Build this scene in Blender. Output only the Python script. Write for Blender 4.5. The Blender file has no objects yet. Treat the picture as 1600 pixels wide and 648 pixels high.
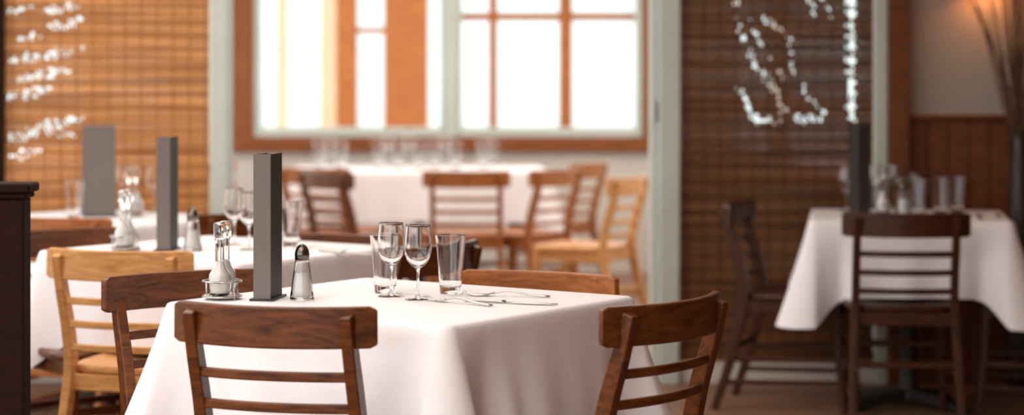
import bpy, bmesh, math, random
from mathutils import Vector, Matrix
random.seed(7)
scene = bpy.context.scene
F=3300.0; HOR=120.0; HC=1.30
col = scene.collection

# ---------------------------------------------------------------- materials
def newmat(name):
    m=bpy.data.materials.new(name); m.use_nodes=True
    nt=m.node_tree; return m,nt,nt.nodes['Principled BSDF']
def simple(name,c,rough=.5,metal=0,var=.12,scale=8,bump=0.0,stretch=(1,1,1)):
    m,nt,b=newmat(name)
    tc=nt.nodes.new('ShaderNodeTexCoord'); mp=nt.nodes.new('ShaderNodeMapping')
    mp.inputs['Scale'].default_value=stretch
    n=nt.nodes.new('ShaderNodeTexNoise'); n.inputs['Scale'].default_value=scale; n.inputs['Detail'].default_value=4
    cr=nt.nodes.new('ShaderNodeValToRGB')
    cr.color_ramp.elements[0].position=.3; cr.color_ramp.elements[1].position=.7
    cr.color_ramp.elements[0].color=(*[x*(1-var) for x in c],1)
    cr.color_ramp.elements[1].color=(*[min(1,x*(1+var)) for x in c],1)
    nt.links.new(tc.outputs['Object'],mp.inputs['Vector']); nt.links.new(mp.outputs['Vector'],n.inputs['Vector'])
    nt.links.new(n.outputs['Fac'],cr.inputs['Fac']); nt.links.new(cr.outputs['Color'],b.inputs['Base Color'])
    b.inputs['Roughness'].default_value=rough; b.inputs['Metallic'].default_value=metal
    if bump:
        bp=nt.nodes.new('ShaderNodeBump'); bp.inputs['Strength'].default_value=bump; bp.inputs['Distance'].default_value=.01
        nt.links.new(n.outputs['Fac'],bp.inputs['Height']); nt.links.new(bp.outputs['Normal'],b.inputs['Normal'])
    return m
def wood(name,dark,light,rough=.35,spec=.3):
    m,nt,b=newmat(name)
    tc=nt.nodes.new('ShaderNodeTexCoord'); mp=nt.nodes.new('ShaderNodeMapping')
    mp.inputs['Scale'].default_value=(3,14,22)
    n=nt.nodes.new('ShaderNodeTexNoise'); n.inputs['Scale'].default_value=2.2; n.inputs['Detail'].default_value=6; n.inputs['Distortion'].default_value=1.2
    n2=nt.nodes.new('ShaderNodeTexNoise'); n2.inputs['Scale'].default_value=11; n2.inputs['Detail'].default_value=3
    mul=nt.nodes.new('ShaderNodeMath'); mul.operation='MULTIPLY_ADD'; mul.inputs[1].default_value=.35
    cr=nt.nodes.new('ShaderNodeValToRGB')
    cr.color_ramp.elements[0].position=.42; cr.color_ramp.elements[1].position=.90
    cr.color_ramp.elements[0].color=(*dark,1); cr.color_ramp.elements[1].color=(*light,1)
    nt.links.new(tc.outputs['Object'],mp.inputs['Vector']); nt.links.new(mp.outputs['Vector'],n.inputs['Vector']); nt.links.new(mp.outputs['Vector'],n2.inputs['Vector'])
    nt.links.new(n2.outputs['Fac'],mul.inputs[0]); nt.links.new(n.outputs['Fac'],mul.inputs[2])
    nt.links.new(mul.outputs[0],cr.inputs['Fac']); nt.links.new(cr.outputs['Color'],b.inputs['Base Color'])
    b.inputs['Roughness'].default_value=rough; b.inputs['Specular IOR Level'].default_value=spec
    return m
M={}
M['wmed']=wood('wood_walnut',(.040,.010,.0020),(.19,.056,.012),.32,.38)
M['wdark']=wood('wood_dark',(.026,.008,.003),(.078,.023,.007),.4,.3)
M['wlight']=wood('wood_honey',(.47,.20,.062),(.76,.39,.14),.4)
M['worange']=wood('wood_orange',(.20,.060,.014),(.46,.16,.044),.4)
M['trimwood']=wood('wood_trim',(.16,.045,.011),(.28,.085,.022),.5)
M['porchwood']=wood('wood_porch',(.32,.10,.025),(.50,.17,.05),.6)
M['trimdim']=wood('wood_trim_dim',(.10,.029,.008),(.20,.062,.019),.5)  # right-hand trim and wainscot: dimness of that side put into the colour
M['newel']=wood('wood_newel',(.012,.004,.002),(.026,.008,.004),.85,.15)
M['panelw']=wood('wood_panelling',(.14,.05,.02),(.26,.10,.04),.6)
M['cloth']=simple('linen_white',(.90,.875,.90),.9,0,.015,60,.05)
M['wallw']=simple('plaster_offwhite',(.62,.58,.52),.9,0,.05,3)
M['wallg']=simple('plaster_dim',(.33,.305,.26),.9,0,.06,2)  # upper right wall, darkened in colour because that side is dim
M['trimg']=simple('paint_sage_white',(.50,.55,.49),.6,0,.04,5)
M['ceil']=simple('ceiling_paint',(.8,.74,.66),.9,0,.03,3)
M['steel']=simple('polished_steel',(.55,.53,.50),.2,1,.05,20)
M['darkcap']=simple('pewter_cap',(.16,.14,.12),.25,1,.1,20)
M['iron']=simple('cast_iron',(.03,.028,.027),.5,.3,.2,20)
M['menu']=simple('menu_leatherette',(.150,.125,.113),.6,0,.06,120,.05)
M['menud']=simple('menu_leatherette_dark',(.018,.011,.009),.6,0,.2,120,.1)
M['salt']=simple('salt_grains',(.85,.83,.8),.8,0,.05,300)
M['vinegar']=simple('cream_dressing',(.90,.88,.85),.4,0,.04,30)
M['snow']=simple('snow',(.95,.95,.96),.9,0,.02,1)
M['trees']=simple('snowy_hill',(.46,.52,.50),1,0,.14,.12)
M['porch']=simple('porch_paint',(.62,.45,.28),.8,0,.05,3)
M['vase']=simple('vase_glaze',(.03,.018,.014),.4,0,.2,10)
M['twig']=simple('twig_bark',(.11,.05,.025),.8,0,.3,30)
def glassmat():
    m,nt,b=newmat('clear_glass'); 
    b.inputs['Base Color'].default_value=(1,1,1,1); b.inputs['Roughness'].default_value=0
    b.inputs['Transmission Weight'].default_value=1; b.inputs['IOR'].default_value=1.45
    return m
M['glass']=glassmat()
def floor_mat():
    m,nt,b=newmat('floor_planks')
    tc=nt.nodes.new('ShaderNodeTexCoord'); br=nt.nodes.new('ShaderNodeTexBrick')
    br.inputs['Scale'].default_value=1.0; br.inputs['Brick Width'].default_value=1.2; br.inputs['Row Height'].default_value=.14
    br.inputs['Mortar Size'].default_value=.004
    br.inputs['Color1'].default_value=(.22,.11,.065,1); br.inputs['Color2'].default_value=(.28,.145,.085,1); br.inputs['Mortar'].default_value=(.06,.03,.02,1)
    nt.links.new(tc.outputs['Object'],br.inputs['Vector']); nt.links.new(br.outputs['Color'],b.inputs['Base Color'])
    b.inputs['Roughness'].default_value=.5
    return m
M['floor']=floor_mat()
def blindmat(name,c1,c2,trans):
    m,nt,b=newmat(name)
    tc=nt.nodes.new('ShaderNodeTexCoord'); mp=nt.nodes.new('ShaderNodeMapping'); mp.inputs['Scale'].default_value=(1.2,1,38)
    n=nt.nodes.new('ShaderNodeTexNoise'); n.inputs['Scale'].default_value=1; n.inputs['Detail'].default_value=3
    cr=nt.nodes.new('ShaderNodeValToRGB'); cr.color_ramp.elements[0].position=.38; cr.color_ramp.elements[1].position=.62
    cr.color_ramp.elements[0].color=(*c1,1); cr.color_ramp.elements[1].color=(*c2,1)
    tr=nt.nodes.new('ShaderNodeBsdfTranslucent'); mx=nt.nodes.new('ShaderNodeMixShader'); mx.inputs[0].default_value=trans
    out=nt.nodes['Material Output']
    nt.links.new(tc.outputs['Object'],mp.inputs['Vector']); nt.links.new(mp.outputs['Vector'],n.inputs['Vector'])
    nt.links.new(n.outputs['Fac'],cr.inputs['Fac']); nt.links.new(cr.outputs['Color'],b.inputs['Base Color']); nt.links.new(cr.outputs['Color'],tr.inputs['Color'])
    nt.links.new(b.outputs[0],mx.inputs[1]); nt.links.new(tr.outputs[0],mx.inputs[2]); nt.links.new(mx.outputs[0],out.inputs['Surface'])
    b.inputs['Roughness'].default_value=.8; b.inputs['Specular IOR Level'].default_value=.2
    return m
M['blindL']=blindmat('bamboo_backlit',(.52,.245,.085),(.80,.46,.19),.5)  # left blind: strong backlight put into a brighter colour
M['blindR']=blindmat('bamboo_dim',(.125,.050,.017),(.24,.105,.040),.28)  # right blind: weaker backlight put into a darker colour
M['thread']=simple('blind_thread',(.32,.14,.045),.8)
M['threadR']=simple('blind_thread_dim',(.065,.024,.009),.8)  # thread colour darkened along with the less backlit right blind

# ---------------------------------------------------------------- mesh helpers
def finish(bm,name,mats,smooth=False,bevel=0,parent=None):
    me=bpy.data.meshes.new(name); bmesh.ops.recalc_face_normals(bm,faces=bm.faces)
    bm.to_mesh(me); bm.free()
    for m in mats: me.materials.append(m)
    if smooth:
        for p in me.polygons: p.use_smooth=True
    ob=bpy.data.objects.new(name,me); col.objects.link(ob)
    if bevel:
        b=ob.modifiers.new('bevel','BEVEL'); b.width=bevel; b.segments=3; b.limit_method='ANGLE'; b.angle_limit=math.radians(40)
        b.harden_normals=True
        for p in me.polygons: p.use_smooth=True
    if parent: ob.parent=parent
    return ob
def box(bm,x0,x1,y0,y1,z0,z1,mi=0):
    v=[bm.verts.new(p) for p in [(x0,y0,z0),(x1,y0,z0),(x1,y1,z0),(x0,y1,z0),(x0,y0,z1),(x1,y0,z1),(x1,y1,z1),(x0,y1,z1)]]
    for f in [(0,3,2,1),(4,5,6,7),(0,1,5,4),(1,2,6,5),(2,3,7,6),(3,0,4,7)]:
        fc=bm.faces.new([v[i] for i in f]); fc.material_index=mi
def boxes(name,lst,mat,bevel=0,parent=None):
    bm=bmesh.new()
    for b in lst: box(bm,*b)
    return finish(bm,name,[mat],bevel=bevel,parent=parent)
def sweep(bm,pts,w,d,up=Vector((1,0,0)),mi=0):
    n=len(pts); rings=[]
    for i,p in enumerate(pts):
        p=Vector(p)
        a=Vector(pts[max(0,i-1)]); b=Vector(pts[min(n-1,i+1)]); t=(b-a).normalized()
        ax=(up-t*up.dot(t)).normalized(); ay=t.cross(ax).normalized()
        ww=(w[i] if isinstance(w,(list,tuple)) else w)/2; dd=(d[i] if isinstance(d,(list,tuple)) else d)/2
        rings.append([bm.verts.new(p+ax*sx*ww+ay*sy*dd) for sx,sy in ((-1,-1),(1,-1),(1,1),(-1,1))])
    for a,b in zip(rings,rings[1:]):
        for k in range(4):
            f=bm.faces.new([a[k],a[(k+1)%4],b[(k+1)%4],b[k]]); f.material_index=mi
    for r in (rings[0],rings[-1]):
        f=bm.faces.new(r); f.material_index=mi
def spline(pts,n=8):
    out=[]; P=[Vector(p) for p in pts]; P=[P[0]*2-P[1]]+P+[P[-1]*2-P[-2]]
    for i in range(1,len(P)-2):
        for k in range(n):
            t=k/n; a,b,c,d=P[i-1:i+3]
            out.append(.5*((2*b)+(c-a)*t+(2*a-5*b+4*c-d)*t*t+(3*b-a-3*c+d)*t**3))
    out.append(P[-2]); return out
def tube(bm,pts,r,seg=8,mi=0,closed=False):
    n=len(pts); rings=[]
    for i,p in enumerate(pts):
        p=Vector(p)
        if closed: a=Vector(pts[(i-1)%n]); b=Vector(pts[(i+1)%n])
        else: a=Vector(pts[max(0,i-1)]); b=Vector(pts[min(n-1,i+1)])
        t=(b-a).normalized(); u=Vector((0,0,1)) if abs(t.z)<.9 else Vector((1,0,0))
        ax=t.cross(u).normalized(); ay=t.cross(ax)
        rr=r[i] if isinstance(r,(list,tuple)) else r
        rings.append([bm.verts.new(p+ax*math.cos(2*math.pi*k/seg)*rr+ay*math.sin(2*math.pi*k/seg)*rr) for k in range(seg)])
    pr=list(zip(rings,rings[1:]))
    if closed: pr.append((rings[-1],rings[0]))
    for a,b in pr:
        for k in range(seg):
            f=bm.faces.new([a[k],a[(k+1)%seg],b[(k+1)%seg],b[k]]); f.material_index=mi
    if not closed:
        for q in (rings[0],rings[-1]): bm.faces.new(q).material_index=mi
def dens(prof):
    """add support points so smooth shading stays correct near edges"""
    out=[prof[0]]
    for a,b in zip(prof,prof[1:]):
        L=math.hypot(b[0]-a[0],b[1]-a[1])
        if L>.006:
            fr=[.0008/L]+[k/ int(L/.004+1) for k in range(1,int(L/.004+1))]+[1-.0008/L]
            for t in fr: out.append((a[0]+(b[0]-a[0])*t,a[1]+(b[1]-a[1])*t))
        out.append(b)
    return out
def lathe(bm,prof,seg=40,cx=0,cy=0,cz=0,mi=0):
    rings=[]
    for r,z in prof:
        if r<1e-6: rings.append([bm.verts.new((cx,cy,cz+z))])
        else: rings.append([bm.verts.new((cx+r*math.cos(2*math.pi*k/seg),cy+r*math.sin(2*math.pi*k/seg),cz+z)) for k in range(seg)])
    for a,b in zip(rings,rings[1:]):
        for k in range(seg):
            k2=(k+1)%seg
            if len(a)==1 and len(b)==1: continue
            if len(a)==1: f=bm.faces.new([a[0],b[k],b[k2]])
            elif len(b)==1: f=bm.faces.new([a[k],a[k2],b[0]])
            else: f=bm.faces.new([a[k],a[k2],b[k2],b[k]])
            f.material_index=mi
def empty(name,loc,rotz=0):
    e=bpy.data.objects.new(name,None); e.empty_display_size=.1; col.objects.link(e)
    e.location=loc; e.rotation_euler=(0,0,rotz); return e

# ---------------------------------------------------------------- chair
def chair_mesh(mat):
    bm=bmesh.new()
    for s in (-1,1):
        path=spline([(s*.200,-.035,0),(s*.192,.035,.22),(s*.182,.078,.43),(s*.180,.062,.56),(s*.180,.022,.69),(s*.180,-.006,.785)],6)
        n=len(path); sweep(bm,path,[.026+.003*math.sin(i/n*3) for i in range(n)],[.030+.012*math.sin(i/(n-1)*math.pi) for i in range(n)])
        sweep(bm,[(s*.188,.470,0),(s*.180,.448,.22),(s*.176,.438,.432)],[.022,.028,.034],[.022,.028,.034])
        sweep(bm,[(s*.180,.085,.405),(s*.176,.43,.405)],.018,.05,up=Vector((1,0,0)))
        sweep(bm,[(s*.192,.03,.20),(s*.182,.445,.21)],.016,.022,up=Vector((1,0,0)))
        sweep(bm,[(s*.196,.01,.11),(s*.185,.455,.12)],.014,.020,up=Vector((1,0,0)))
    sweep(bm,[(-.18,.44,.405),(.18,.44,.405)],.05,.018,up=Vector((0,0,1)))
    sweep(bm,[(-.18,.08,.405),(.18,.08,.405)],.05,.018,up=Vector((0,0,1)))
    sweep(bm,[(-.182,.445,.27),(.182,.445,.27)],.026,.014,up=Vector((0,0,1)))
    sweep(bm,[(-.19,.04,.24),(.19,.04,.24)],.024,.014,up=Vector((0,0,1)))
    xs=[-.232+.464*i/32 for i in range(33)]
    rp=[];hh=[]
    for x in xs:
        u=abs(x)/.232
        rp.append((x,-.022+.062*u*u,.7575-.0015*(1-u))); hh.append(.089 if u<.95 else (.086 if u<.99 else .074))
    sweep(bm,rp,hh,.020,up=Vector((0,0,1)))
    for z,yy in ((.650,.028),(.580,.048),(.510,.062)):
        sweep(bm,[(-.18+.36*i/12, yy-.028+.030*((i-6)/6)**2,z) for i in range(13)],.022,.012,up=Vector((0,0,1)))
    N=48; ring=[]
    for k in range(N):
        a=2*math.pi*k/N; c,s_=math.cos(a),math.sin(a)
        e=.45
        x=.212*math.copysign(abs(c)**e,c); y=.205*math.copysign(abs(s_)**e,s_)
        x*=1+.06*(y/.205); ring.append((x,.275+y))
    lev=[(.97,.430),(1,.436),(1,.450),(.97,.457),(.80,.452),(.4,.447)]
    R=[[bm.verts.new((x*q,.275+(y-.275)*q,z)) for x,y in ring] for q,z in lev]
    for a,b in zip(R,R[1:]):
        for k in range(N): bm.faces.new([a[k],a[(k+1)%N],b[(k+1)%N],b[k]])
    bm.faces.new(R[0]); bm.faces.new(R[-1])
    bmesh.ops.recalc_face_normals(bm,faces=bm.faces)
    me=bpy.data.meshes.new('chair_mesh_'+mat.name); bm.to_mesh(me); bm.free(); me.materials.append(mat)
    for p in me.polygons: p.use_smooth=True
    return me
CM={k:chair_mesh(M[k]) for k in ('wmed','wdark','wlight','worange')}
def chair(x,y,fx,fy,kind,sc=1.0):
    ob=bpy.data.objects.new('dining_chair',CM[kind]); col.objects.link(ob)
    ob.location=(x,y,0); ob.rotation_euler=(0,0,math.atan2(-fx,fy)); ob.scale=(sc,sc,sc)
    b=ob.modifiers.new('bevel','BEVEL'); b.width=.0045; b.segments=3; b.limit_method='ANGLE'; b.angle_limit=math.radians(50); b.harden_normals=True
    return ob

# ---------------------------------------------------------------- table with cloth
def table(cx,cy,w,d,rot,drop=.285,seed=1,name='dining_table'):
    rnd=random.Random(seed)
    e=empty(name,(cx,cy,0),rot)
    H=.75
    boxes('tabletop',[(-w/2+.012,w/2-.012,-d/2+.012,d/2-.012,H-.035,H-.004)],M['wdark'],bevel=.006,parent=e)
    bm=bmesh.new(); lathe(bm,[(0,.03),(.05,.03),(.042,.06),(.034,.10),(.034,.62),(.06,.68),(.06,.714),(0,.714)],24)
    for a in range(4):
        an=a*math.pi/2+math.pi/4; c,s=math.cos(an),math.sin(an)
        sweep(bm,[(0.02*c,.02*s,.045),(.17*c,.17*s,.035),(.30*c,.30*s,.012)],[.05,.045,.04],[.05,.035,.022],up=Vector((-s,c,0)))
    box(bm,-.25,.25,-.03,.03,.695,.715); box(bm,-.03,.03,-.2,.2,.695,.715)
    finish(bm,'pedestal',[M['iron']],bevel=.003,parent=e)
    r=.022; raw=[]
    corners=[(w/2-r,d/2-r,0),(-w/2+r,d/2-r,90),(-w/2+r,-d/2+r,180),(w/2-r,-d/2+r,270)]
    for ci,(x,y,a0) in enumerate(corners):
        for k in range(13):
            a=math.radians(a0+90*k/12); raw.append((x+r*math.cos(a),y+r*math.sin(a),math.cos(a),math.sin(a),ci,abs(k-6)/6*.016,(k-6)/6*.016))
        nx,ny,_=corners[(ci+1)%4]; a=math.radians(a0+90)
        x0,y0=x+r*math.cos(a),y+r*math.sin(a); x1,y1=nx+r*math.cos(a),ny+r*math.sin(a)
        L=math.hypot(x1-x0,y1-y0); n=int(L/.010)
        for k in range(1,n):
            t=k/n; dc=min(t,1-t)*L+.016
            raw.append((x0+(x1-x0)*t,y0+(y1-y0)*t,math.cos(a),math.sin(a),(ci if t<.5 else (ci+1)%4),dc,dc if t<.5 else -dc))
    ph=[rnd.uniform(0,6.28) for _ in range(6)]
    cr_=[(rnd.uniform(.085,.115),rnd.uniform(.042,.055),rnd.uniform(.14,.2)) for _ in range(4)]
    bm=bmesh.new(); R=[]
    levels=[(-.012,0,None),(-.004,-.0006,None),(.003,-.004,None),(.0065,-.011,None)]+[(0,0,t/20) for t in range(1,21)]
    Np=len(raw); arc=0; prev=None; arcs=[]
    for q in raw:
        if prev: arc+=math.hypot(q[0]-prev[0],q[1]-prev[1])
        arcs.append(arc); prev=q
    for o,z,t in levels:
        ring=[]
        for i,(x,y,nx,ny,ci,dc,sd) in enumerate(raw):
            if t is None: ring.append(bm.verts.new((x+nx*o,y+ny*o,H+.002+z))); continue
            s=arcs[i]; am,wd,v2=cr_[ci]
            ridge=math.exp(-(dc/wd)**2); val=math.exp(-((dc-.115)/.040)**2)
            r2=math.exp(-((sd-v2)/.035)**2)
            wav=.009*math.sin(9*s+ph[0])+.006*math.sin(21*s+ph[1])+.004*math.sin(37*s+ph[2])
            tt=t**1.15
            out=.0085+tt*(.032+am*ridge-.026*val+.026*r2*t+wav)
            dr=drop+.105*math.exp(-(dc/.075)**2)+.006*math.sin(5*s+ph[3])
            ring.append(bm.verts.new((x+nx*out,y+ny*out,H-.009-(dr-.009)*t)))
        R.append(ring)
    for a,b in zip(R,R[1:]):
        for k in range(Np): bm.faces.new([a[k],a[(k+1)%Np],b[(k+1)%Np],b[k]])
    bm.faces.new(R[0])
    finish(bm,'tablecloth',[M['cloth']],smooth=True,parent=e)
    return e

# ---------------------------------------------------------------- tableware
def shared(name,builder,mats):
    bm=bmesh.new(); builder(bm); bmesh.ops.recalc_face_normals(bm,faces=bm.faces)
    me=bpy.data.meshes.new(name); bm.to_mesh(me); bm.free()
    for m in mats: me.materials.append(m)
    for p in me.polygons: p.use_smooth=True
    return me
def b_wine(bm):
    out=[(0,0),(.032,0),(.0325,.0015),(.025,.0035),(.008,.0065),(.0042,.014),(.0036,.040),(.0038,.068),(.008,.078),(.018,.086),(.028,.100),(.0335,.118),(.034,.135),(.0320,.160),(.0299,.184),(.0296,.1850)]
    inn=[(.0287,.1850),(.0284,.184),(.0305,.160),(.0324,.135),(.0319,.118),(.0265,.1017),(.017,.0895),(.006,.083),(0,.082)]
    sp=[tuple(v)[:2] for v in spline([(a,b,0) for a,b in out[5:15]],4)]
    si=[tuple(v)[:2] for v in spline([(a,b,0) for a,b in inn[1:]],4)]
    lathe(bm,dens(out[:5])+sp+[out[-1],inn[0]]+si[:-1]+[(0,.082)],48)
def b_tumb(bm):
    lathe(bm,dens([(0,0),(.025,0),(.0268,.002),(.029,.03),(.0387,.1475),(.0384,.149),(.0374,.149),(.0368,.1475),(.0266,.030),(.0250,.020),(.021,.0165),(0,0.0155)]),48)
def b_shaker(bm):
    lathe(bm,dens([(0,0),(.029,0),(.030,.003),(.028,.02),(.0185,.092),(.0165,.1),(.014,.1),(.0165,.092),(.0255,.02),(.024,.008),(0,.007)]),12,mi=0)
    lathe(bm,[(0,.0085),(.0232,.0085),(.0243,.02),(.0185,.066),(0,.066)],12,mi=1)
    lathe(bm,[(0.0,.1005),(.0178,.098),(.0182,.112),(.0175,.116),(.0165,.122),(.0120,.131),(.005,.1365),(0,.138)],24,mi=2)
def b_cruet(bm):
    lathe(bm,[(0,.004),(.040,.004),(.046,.006),(.048,.010),(.046,.010),(.040,.007),(0,.007)],36,mi=0)
    for z,R_ in ((.045,.048),(.008,.048)):
        tube(bm,[(R_*math.cos(a*math.pi/16),R_*math.sin(a*math.pi/16),z) for a in range(32)],.0022,8,closed=True)
    for a in range(4):
        an=a*math.pi/2+.5; tube(bm,[(.048*math.cos(an),.048*math.sin(an),z) for z in (.0,.02,.046)],.002,8)
    for k,(cx,cy) in enumerate(((-.009,-.020),(.011,.021))):
        o=[(0,.011),(.020,.011),(.0245,.016),(.0275,.030),(.0285,.045),(.0260,.064),(.0160,.080),(.0115,.094),(.0110,.12),(.0112,.140),(.0135,.146),(.0135,.150)]
        i=[(.0100,.150),(.0092,.140),(.0090,.12),(.0093,.096),(.0140,.081),(.0240,.064),(.0265,.045),(.0255,.030),(.0225,.018),(0,.0145)]
        lathe(bm,dens(o+i),32,cx,cy,mi=1)
        lathe(bm,[(0,.0155),(.0218,.0185),(.0248,.030),(.0258,.045),(.0232,.064),(.0135,.080),(.0088,.095),(0,.097)],32,cx,cy,mi=2)
        lathe(bm,[(0,.130),(.0080,.130),(.0088,.152),(.0155,.154),(.0160,.160),(.0160,.184),(.0145,.190),(.004,.192),(0,.192)],24,cx,cy,mi=1)
WG=shared('wine_glass_mesh',b_wine,[M['glass']]); TG=shared('tumbler_mesh',b_tumb,[M['glass']])
SS=shared('shaker_mesh',b_shaker,[M['glass'],M['salt'],M['darkcap']]); CR=shared('cruet_mesh',b_cruet,[M['steel'],M['glass'],M['vinegar']])
TZ=.7525
def put(me,name,px,py,rot=0,z=TZ,sc=1):
    s=(py-HOR)/(HC-z)
    o=bpy.data.objects.new(name,me); col.objects.link(o); o.location=((px-800)/s,F/s,z); o.rotation_euler=(0,0,rot); o.scale=(sc,sc,sc); return o
def menu_mesh(w,t,h,m1,m2):
    bm=bmesh.new()
    box(bm,-w/2,w/2,-t/2,-t/2+.004,.0,h,1); box(bm,-w/2,w/2,t/2-.004,t/2,0,h,0)
    box(bm,-w/2-.003,-w/2+.002,-t/2-.001,t/2+.001,0,h,0)
    box(bm,w/2-.004,w/2,-t/2+.006,t/2-.006,.003,h-.003,1)
    box(bm,-w/2+.004,w/2-.004,-t/2+.005,t/2-.005,.003,h-.004,1)
    box(bm,-w/2-.008,w/2+.008,-t/2-.010,t/2+.010,0,.005,2)
    me=bpy.data.meshes.new('menu_mesh'); bm.to_mesh(me); bm.free()
    for m in (m1,m2,M['iron']): me.materials.append(m)
    return me
MN=menu_mesh(.115,.041,.358,M['menu'],M['menud']); MND=menu_mesh(.125,.044,.360,M['menud'],M['menud'])
MNW=menu_mesh(.125,.044,.355,M['menu'],M['menu'])
def cut(kind):
    def f(bm):
        if kind=='dinner_knife':
            sweep(bm,spline([(-.11,0,.004),(-.06,0,.005),(-.01,0,.004)],4),[.010,.011,.012,.014,.014,.013,.011,.010,.008],.0065,up=Vector((0,1,0)))
            sweep(bm,[(-.01,0,.003),(.02,0,.003),(.08,.001,.003),(.105,.002,.003),(.118,.005,.003)],[.010,.019,.020,.015,.003],.0018,up=Vector((0,1,0)))
        else:
            sweep(bm,spline([(-.10,0,.003),(-.05,0,.006),(0,0,.013),(.04,0,.007)],4),[.013,.013,.012,.011,.010,.009,.008,.007,.006,.006,.006,.007,.010],.0034,up=Vector((0,1,0)))
            if kind=='dinner_fork':
                sweep(bm,[(.035,0,.008),(.05,0,.004),(.062,0,.004)],[.010,.022,.024],.0022,up=Vector((0,1,0)))
                for k in range(4):
                    y=-.0102+.0068*k; sweep(bm,[(.060,y,.004),(.085,y,.006),(.105,y*.95,.011)],[.0038,.0032,.002],.0018,up=Vector((0,1,0)))
            else:
                sweep(bm,[(.038,0,.008),(.05,0,.004),(.065,0,.0025),(.085,0,.0025),(.098,0,.006),(.104,0,.009)],[.008,.024,.034,.034,.022,.006],.0024,up=Vector((0,1,0)))
    return shared(kind+'_mesh',f,[M['steel']])
CU={k:cut(k) for k in ('dinner_knife','dinner_fork','dinner_spoon')}

# ---- tables (front-left diagonal row)
ROT=math.radians(-35)
T1=(-.270,5.215); table(T1[0],T1[1],.86,.78,ROT,seed=1)
T2=(-.93,6.75); table(T2[0],T2[1],.84,.78,ROT,seed=2)
T3=(-1.60,8.26); table(T3[0],T3[1],.84,.70,ROT,seed=3)
T4=(1.570,8.37); table(T4[0],T4[1],.76,.72,math.radians(-9),drop=.29,seed=4)
# chairs
chair(-.524,4.545,.28,.95,'wmed',1.01)
chair(.366,4.73,-.78,.62,'wmed')
chair(-.845,5.41,.56,-.83,'wmed')
chair(.085,5.62,-.42,-.90,'worange',.975)
chair(-1.145,6.08,.28,.95,'wlight')
chair(-1.47,6.93,.60,-.80,'wmed')
chair(-.22,6.29,-.80,.60,'wmed')
chair(-.56,7.12,-.45,-.89,'wmed',.96)
chair(-1.64,7.50,.35,.93,'worange')
chair(-.98,7.80,-.80,.60,'wmed')
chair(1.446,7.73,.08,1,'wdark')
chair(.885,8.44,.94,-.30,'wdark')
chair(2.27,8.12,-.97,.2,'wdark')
# annex
TA=table(-.55,12.6,1.50,.85,math.radians(4),seed=6)
chair(-.243,11.2,.0,1,'worange')
chair(-1.10,11.55,.45,.9,'worange'); chair(-1.0,11.1,.75,.65,'wmed')
chair(.26,11.4,-.80,.6,'worange')
chair(.47,12.3,-.85,.4,'worange')
chair(.60,10.55,-.90,.44,'wlight')
chair(-1.75,12.6,1,-.1,'worange'); 

# ---- T1 settings
put(CR,'cruet_set',347,467,.3)
put(MN,'menu_holder',419,466,math.radians(82))
put(SS,'salt_shaker',472,468,.2)
put(WG,'wine_glass',611,463); put(WG,'wine_glass',653,468)
put(TG,'drinking_glass',704,458); put(TG,'drinking_glass',602,457)
put(CU['dinner_fork'],'dinner_fork',716,474,math.radians(140),sc=1.05)
put(CU['dinner_knife'],'dinner_knife',796,474,math.radians(-22),sc=1.05)
put(CU['dinner_spoon'],'dinner_spoon',795,463,math.radians(165),sc=1.05)
# ---- T2
put(CR,'cruet_set',196,391,.3); put(MN,'menu_holder',262,390,math.radians(86)); put(SS,'salt_shaker',301,392)
for a,b in ((366,382),(389,390)): put(WG,'wine_glass',a,b)
for a,b in ((455,386),(414,383)): put(TG,'drinking_glass',a,b)
put(CU['dinner_knife'],'dinner_knife',540,396,math.radians(-38))
put(CU['dinner_fork'],'dinner_fork',500,390,math.radians(150))
# ---- T3
put(MNW,'menu_holder',155,338,math.radians(8)); put(CR,'cruet_set',206,338)
for a,b in ((240,331),(190,326)): put(WG,'wine_glass',a,b)
put(TG,'drinking_glass',117,343); put(SS,'salt_shaker',262,340)
# ---- T4
put(WG,'wine_glass',1323,331); put(WG,'wine_glass',1366,325)
put(MND,'menu_holder',1343,336,math.radians(97)); put(CR,'cruet_set',1379,337,.3); put(SS,'salt_shaker',1411,337)
put(TG,'drinking_glass',1433,339); put(TG,'drinking_glass',1470,336); put(TG,'drinking_glass',1495,333); put(TG,'drinking_glass',1424,326)
put(WG,'wine_glass',1399,325)
put(CU['dinner_fork'],'dinner_fork',1530,341,math.radians(80)); put(CU['dinner_knife'],'dinner_knife',1560,338,math.radians(78))
# ---- annex table
for a,b in ((500,262),(516,257),(532,265),(592,263),(606,257),(622,264),(638,258),(655,265),(680,263),(695,257),(711,264),(755,263),(770,258)):
    wg=a in (606,638,695)
    put(WG if wg else TG,'wine_glass' if wg else 'drinking_glass',a,b,sc=1.12)

# ---------------------------------------------------------------- room shell
PY=8.95; sp=F/PY
X=lambda px,Y=PY:(px-800)*Y/F
Z=lambda py,Y=PY:HC-(py-HOR)*Y/F
boxes('floor',[(-3.2,3.2,-1.5,14.3,-.1,0)],M['floor'])
boxes('ceiling',[(-3.2,3.2,-1.5,PY+.1,2.85,2.95),(-2.3,1.5,PY+.1,14.3,2.6,2.7)],M['ceil'])
boxes('wall_partition',[(-3.2,X(330),PY+.05,PY+.15,0,.16),(-3.2,-2.2,PY+.05,PY+.15,.16,2.85),(-2.2,X(330),PY+.05,PY+.15,2.3,2.85),
   (X(1058),X(1365),PY+.05,PY+.15,0,.16),(X(330),X(1365),PY+.05,PY+.15,2.3,2.85),(X(1385),3.2,PY+.06,PY+.15,0,2.85)],M['wallw'])
boxes('baseboard_partition',[(X(1060),X(1365),PY+.0,PY+.05,0,.135),(-2.2,X(330),PY+.02,PY+.05,0,.135)],M['wallw'],bevel=.005)
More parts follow.
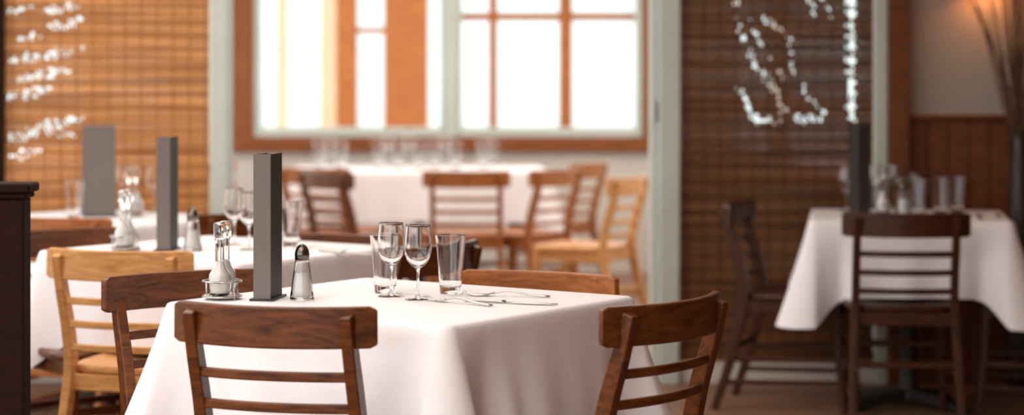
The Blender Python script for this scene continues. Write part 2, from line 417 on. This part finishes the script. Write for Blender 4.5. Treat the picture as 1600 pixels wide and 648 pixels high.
boxes('trim_1',[(X(330),X(357),PY-.03,PY+.15,0,2.3)],M['trimg'],bevel=.006)
boxes('trim_2',[(X(1017),X(1030),PY+.02,PY+.15,0,2.3),(X(1030),X(1060),PY-.04,PY+.15,0,2.3),(X(1019),X(1024),PY-.0,PY+.02,Z(190),Z(155))],M['trimg'],bevel=.006)
boxes('trim_3',[(X(1366),X(1385),PY-.03,PY+.15,0,2.3)],M['trimg'],bevel=.006)
boxes('trim_4',[(X(1385),X(1418),PY-.05,PY+.05,0,2.85)],M['trimdim'],bevel=.006)
boxes('trim_5',[(X(-22),X(8),PY-.05,PY+.05,0,2.85)],M['newel'],bevel=.006)
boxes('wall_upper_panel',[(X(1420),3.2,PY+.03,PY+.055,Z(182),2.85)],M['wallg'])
wl=[]; x=X(1419)
while x<3.10:
    wl.append((x,x+.083,PY+.014,PY+.055,.0,Z(186))); x+=.089
boxes('wainscot',wl+[(X(1419),3.19,PY+.035,PY+.055,0,Z(186)),(X(1419),3.19,PY-.02,PY+.055,Z(186),Z(179))],M['trimdim'],bevel=.005)
boxes('wall_right',[(3.2,3.3,-1.5,PY+.15,0,2.95)],M['panelw'])  # unseen wall, dark finish chosen to cut fill from the right
boxes('rear_light_block',[(.4,3.2,-1.6,-1.5,0,2.95),(-3.2,.4,-1.6,-1.5,2.4,2.95),(-3.2,.4,-1.6,-1.5,0,.5)],M['panelw'])  # unseen, added to block light from behind, mostly on the right
boxes('wall_left',[(-3.3,-3.2,-1.5,PY+.15,0,.7),(-3.3,-3.2,-1.5,PY+.15,2.5,2.95)]+[(-3.3,-3.2,y,y+.2,.7,2.5) for y in (-1.5,.9,3.4,6.0,8.6)],M['wallw'])
# ---- blinds
def blind(name,px0,px1,Yb,mat,tmat,holes,pitch=.0115,ztop=2.3,zbot=.12):
    bm=bmesh.new(); x0,x1=X(px0),X(px1); ds=.009; n=int((x1-x0)/ds)
    z=zbot; rnd=random.Random(5)
    while z<ztop:
        hgt=pitch*rnd.uniform(.955,1.0)
        keep=[]
        py=HOR+(HC-(z+pitch/2))*F/Yb
        for i in range(n):
            px=800+(x0+(i+.5)*ds)*F/Yb
            keep.append(not holes(px,py,rnd))
        i=0
        while i<n:
            if keep[i]:
                j=i
                while j<n and keep[j]: j+=1
                dy=rnd.uniform(-.0012,.0012)
                box(bm,x0+i*ds,x0+j*ds,Yb-.002+dy,Yb+.002,z,z+hgt,0); i=j
            else: i+=1
        z+=pitch
    x=x0+.03
    while x<x1-.02:
        box(bm,x,x+.0045,Yb-.006,Yb-.0035,zbot,ztop,1); x+=.068
    z=zbot+.05
    while z<ztop:
        for i in range(n):
            px=800+(x0+(i+.5)*ds)*F/Yb; py=HOR+(HC-z)*F/Yb
            if holes(px,py,rnd): continue
            box(bm,x0+i*ds,x0+(i+1)*ds,Yb-.0055,Yb-.003,z,z+.006,1)
        z+=.062
    box(bm,x0,x1,Yb-.008,Yb+.008,zbot-.02,zbot+.01,0)
    return finish(bm,name,[mat,tmat])
def dseg(px,py,a,b):
    ax,ay=a;bx,by=b; L=(bx-ax)**2+(by-ay)**2; t=max(0,min(1,((px-ax)*(bx-ax)+(py-ay)*(by-ay))/L))
    return math.hypot(px-ax-t*(bx-ax),py-ay-t*(by-ay)),t
LS=[((70,18),(130,5),7),((78,42),(128,30),8),((8,98),(90,82),9),((60,92),(130,76),6),((30,124),(115,108),8),((8,152),(80,140),8),((60,196),(130,183),7),((8,216),(95,200),9),((8,246),(60,236),8),((90,215),(130,210),5),((8,20),(50,10),5),((30,60),(75,52),5)]
def holesL(px,py,r):
    for a,b,w in LS:
        d,t=dseg(px,py,a,b)
        if d<w*(.45+.55*math.sin(math.pi*min(1,max(0,t)))) and r.random()<.36: return True
    return False
RS=[((1150,5),(1160,60),5),((1160,60),(1180,100),6),((1180,100),(1212,140),7),((1150,130),(1175,172),4),((1165,168),(1180,186),6),((1180,186),(1215,188),7),((1212,140),(1225,175),6),
    ((1195,30),(1232,60),5),((1232,60),(1238,100),5),((1238,100),(1262,150),5),((1250,186),(1278,184),8),((1262,150),(1290,175),4),((1265,0),(1275,25),4),((1285,0),(1297,25),4),((1170,30),(1190,70),4),((1205,90),(1225,125),4)]
def holesR(px,py,r):
    for a,b,w in RS:
        d,t=dseg(px,py,a,b)
        if d<w and r.random()<(.36 if py>165 else .17): return True
    if 1322<px<1339 and py<195: return (int(py/6)%3==0 and r.random()<.7) or ((px-1330)**2<(2.5+3.5*((py/195)))**2 and r.random()<.45)
    return False
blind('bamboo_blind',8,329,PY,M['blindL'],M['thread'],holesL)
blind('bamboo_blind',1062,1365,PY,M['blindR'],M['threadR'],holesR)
# ---- annex window wall
WY=14.0
xw=lambda px:X(px,WY); zw=lambda py:Z(py,WY)
boxes('wall_back',[(-2.3,1.5,WY,WY+.15,0,zw(234)),(-2.3,xw(357),WY,WY+.15,zw(234),2.6),(xw(1030),1.5,WY,WY+.15,zw(234),2.6),(xw(357),xw(1030),WY,WY+.15,2.3,2.6)],M['wallw'])
boxes('trim_6',[(xw(357),xw(397),WY-.06,WY+.15,zw(234),2.3),(xw(357),xw(1030),WY-.07,WY+.15,zw(236),zw(214)),(xw(1004),xw(1030),WY-.06,WY+.15,zw(214),2.3)],M['trimwood'],bevel=.008)
def window(name,a,b):
    e=empty(name,(0,0,0))
    boxes('sash',[(xw(a),xw(a)+.05,WY-.04,WY+.06,zw(214),2.3),(xw(b)-.05,xw(b),WY-.04,WY+.06,zw(214),2.3),(xw(a)+.05,xw(b)-.05,WY-.04,WY+.06,zw(214),zw(199)),(xw(a)+.05,xw(b)-.05,WY-.04,WY+.06,2.2,2.3)],M['trimg'],bevel=.008,parent=e)
    return e
w1=window('window_1',397,700); w2=window('window_2',710,1004)
boxes('mullion',[(xw(697),xw(713),WY-.06,WY+.08,zw(214),2.3)],M['trimg'],bevel=.006,parent=w1)
boxes('muntins',[(xw(764),xw(777),WY+.0,WY+.04,zw(200),2.2),(xw(874),xw(894),WY-.0,WY+.05,zw(200),2.2),(xw(722),xw(992),WY+.005,WY+.035,zw(32),zw(20))],M['porchwood'],parent=w2)
boxes('wall_annex_left',[(-2.3,-2.2,PY+.15,14,0,.75),(-2.3,-2.2,PY+.15,14,2.4,2.6),(-2.3,-2.2,11.4,11.5,.75,2.4)],M['wallw'])
boxes('wall_annex_right',[(1.4,1.5,PY+.15,14,0,.85),(1.4,1.5,PY+.15,14,2.4,2.6),(1.4,1.5,11.4,11.5,.85,2.4)],M['wallw'])
# porch outside
QY=15.6
xq=lambda px:X(px,QY); zq=lambda py:Z(py,QY)
boxes('porch_frame',[(xq(525),xq(557),QY,QY+.15,-.3,3.2),(xq(600),xq(668),QY,QY+.2,-.3,3.2),(xq(557),xq(600),QY+.05,QY+.1,zq(52),zq(43)),(xq(300),xq(720),QY,QY+.2,3.0,3.2)],M['porchwood'])
boxes('porch_column',[(X(432,17),X(446,17),17,17.2,-.3,3.4),(X(500,17),X(528,17),17,17.2,-.3,3.4),(X(380,17),X(525,17),17,17.2,Z(-10,17),3.4)],M['porch'])
boxes('snow_ground',[(-30,30,14.3,70,-.4,-.3),(-30,-3.4,-5,14.3,-.4,-.3),(3.4,30,-5,14.3,-.4,-.3)],M['snow'])
bm=bmesh.new(); cols=[]
for i in range(61):
    x=-34+68*i/60; row=[]
    for j in range(7):
        t=j/6; h=7.5+1.2*math.sin(x*.21)+.7*math.sin(x*.57+1)
        row.append(bm.verts.new((x,48+14*t,-.35+h*(math.sin(t*math.pi/2))**1.5)))
    cols.append(row)
for a,b in zip(cols,cols[1:]):
    for j in range(6): bm.faces.new([a[j],b[j],b[j+1],a[j+1]])
finish(bm,'snowy_hill',[M['trees']],smooth=True)

# ---- newel post
e=empty('newel_post',(-1.305,5.5,0))
boxes('shaft',[(-.043,.043,-.043,.043,0,.985)],M['newel'],bevel=.006,parent=e)
bm=bmesh.new(); box(bm,-.052,.052,-.052,.052,.985,1.0); box(bm,-.062,.062,-.062,.062,1.0,1.025)
finish(bm,'cap',[M['newel']],bevel=.009,parent=e)
boxes('panel',[(-1.0,-.043,-.02,.02,0.1,.93)],M['newel'],bevel=.005,parent=e)

# ---- vase with twigs
e=empty('twig_vase',(2.13,8.86,0))
bm=bmesh.new(); lathe(bm,[(0,0),(.05,0),(.058,.05),(.062,.4),(.05,.8),(.032,1.0),(.040,1.08),(.034,1.08),(.026,1.0),(0,.98)],28)
finish(bm,'vase',[M['vase']],smooth=True,parent=e)
bm=bmesh.new(); rt=random.Random(3)
for k in range(40):
    a=rt.uniform(0,6.28); sp_=rt.uniform(.03,.36); h=rt.uniform(1.40,2.05)
    dx,dy=math.cos(a)*sp_-.04,-abs(math.sin(a))*sp_*.4
    pts=spline([(0,0,1.0),(dx*.25,dy*.2,1.2),(dx*.6+rt.uniform(-.02,.02),dy*.5,1.2+(h-1.2)*.55),(dx,dy,h)],4)
    tube(bm,pts,[.0046-.0026*i/(len(pts)-1) for i in range(len(pts))],5)
finish(bm,'twigs',[M['twig']],parent=e)

# ---- wall sconce
e=empty('wall_sconce',(X(1545),PY-.06,1.76))
bm=bmesh.new(); lathe(bm,[(.05,-.06),(.075,.08),(.073,.08),(.048,-.06)],24)
finish(bm,'shade',[simple('sconce_shade',(.9,.55,.25),.8)],smooth=True,parent=e)
boxes('bracket',[(-.01,.01,.0,.085,-.01,.01),(-.03,.03,.075,.088,-.05,.05)],M['darkcap'],bevel=.002,parent=e)
L=bpy.data.lights.new('sconce_bulb','POINT'); L.energy=6; L.color=(1,.42,.14); L.shadow_soft_size=.03
lo=bpy.data.objects.new('sconce_bulb',L); lo.parent=e; col.objects.link(lo)

# ---------------------------------------------------------------- light
w=bpy.data.worlds.new('overcast_sky'); scene.world=w; w.use_nodes=True
bg=w.node_tree.nodes['Background']; bg.inputs[0].default_value=(.985,.985,1,1); bg.inputs[1].default_value=2.6
def area(name,loc,rot,sx,sy,e,c):
    L=bpy.data.lights.new(name,'AREA'); L.shape='RECTANGLE'; L.size=sx; L.size_y=sy; L.energy=e; L.color=c
    o=bpy.data.objects.new(name,L); o.location=loc; o.rotation_euler=rot; col.objects.link(o)
area('ceiling_fill',(-1.3,3.0,2.82),(0,0,0),2.6,3.0,80,(1,.92,.83))  # unseen fill lights under the ceilings, added to brighten the rooms
area('ceiling_fill',(-1.4,6.8,2.82),(0,0,0),2.4,2.4,56,(1,.90,.80))
area('ceiling_fill',(-.4,11.5,2.57),(0,0,0),2.4,3.0,46,(1,.84,.66))

cam=bpy.data.cameras.new('camera'); co=bpy.data.objects.new('camera',cam); col.objects.link(co)
co.location=(0,0,HC); co.rotation_euler=(math.pi/2,0,0)
cam.sensor_width=36; cam.lens=F/1600*36; cam.shift_y=-(324-HOR)/1600
cam.dof.use_dof=True; cam.dof.focus_distance=5.05; cam.dof.aperture_fstop=1.95
scene.camera=co
scene.view_settings.view_transform='Standard'
scene.view_settings.exposure=.08
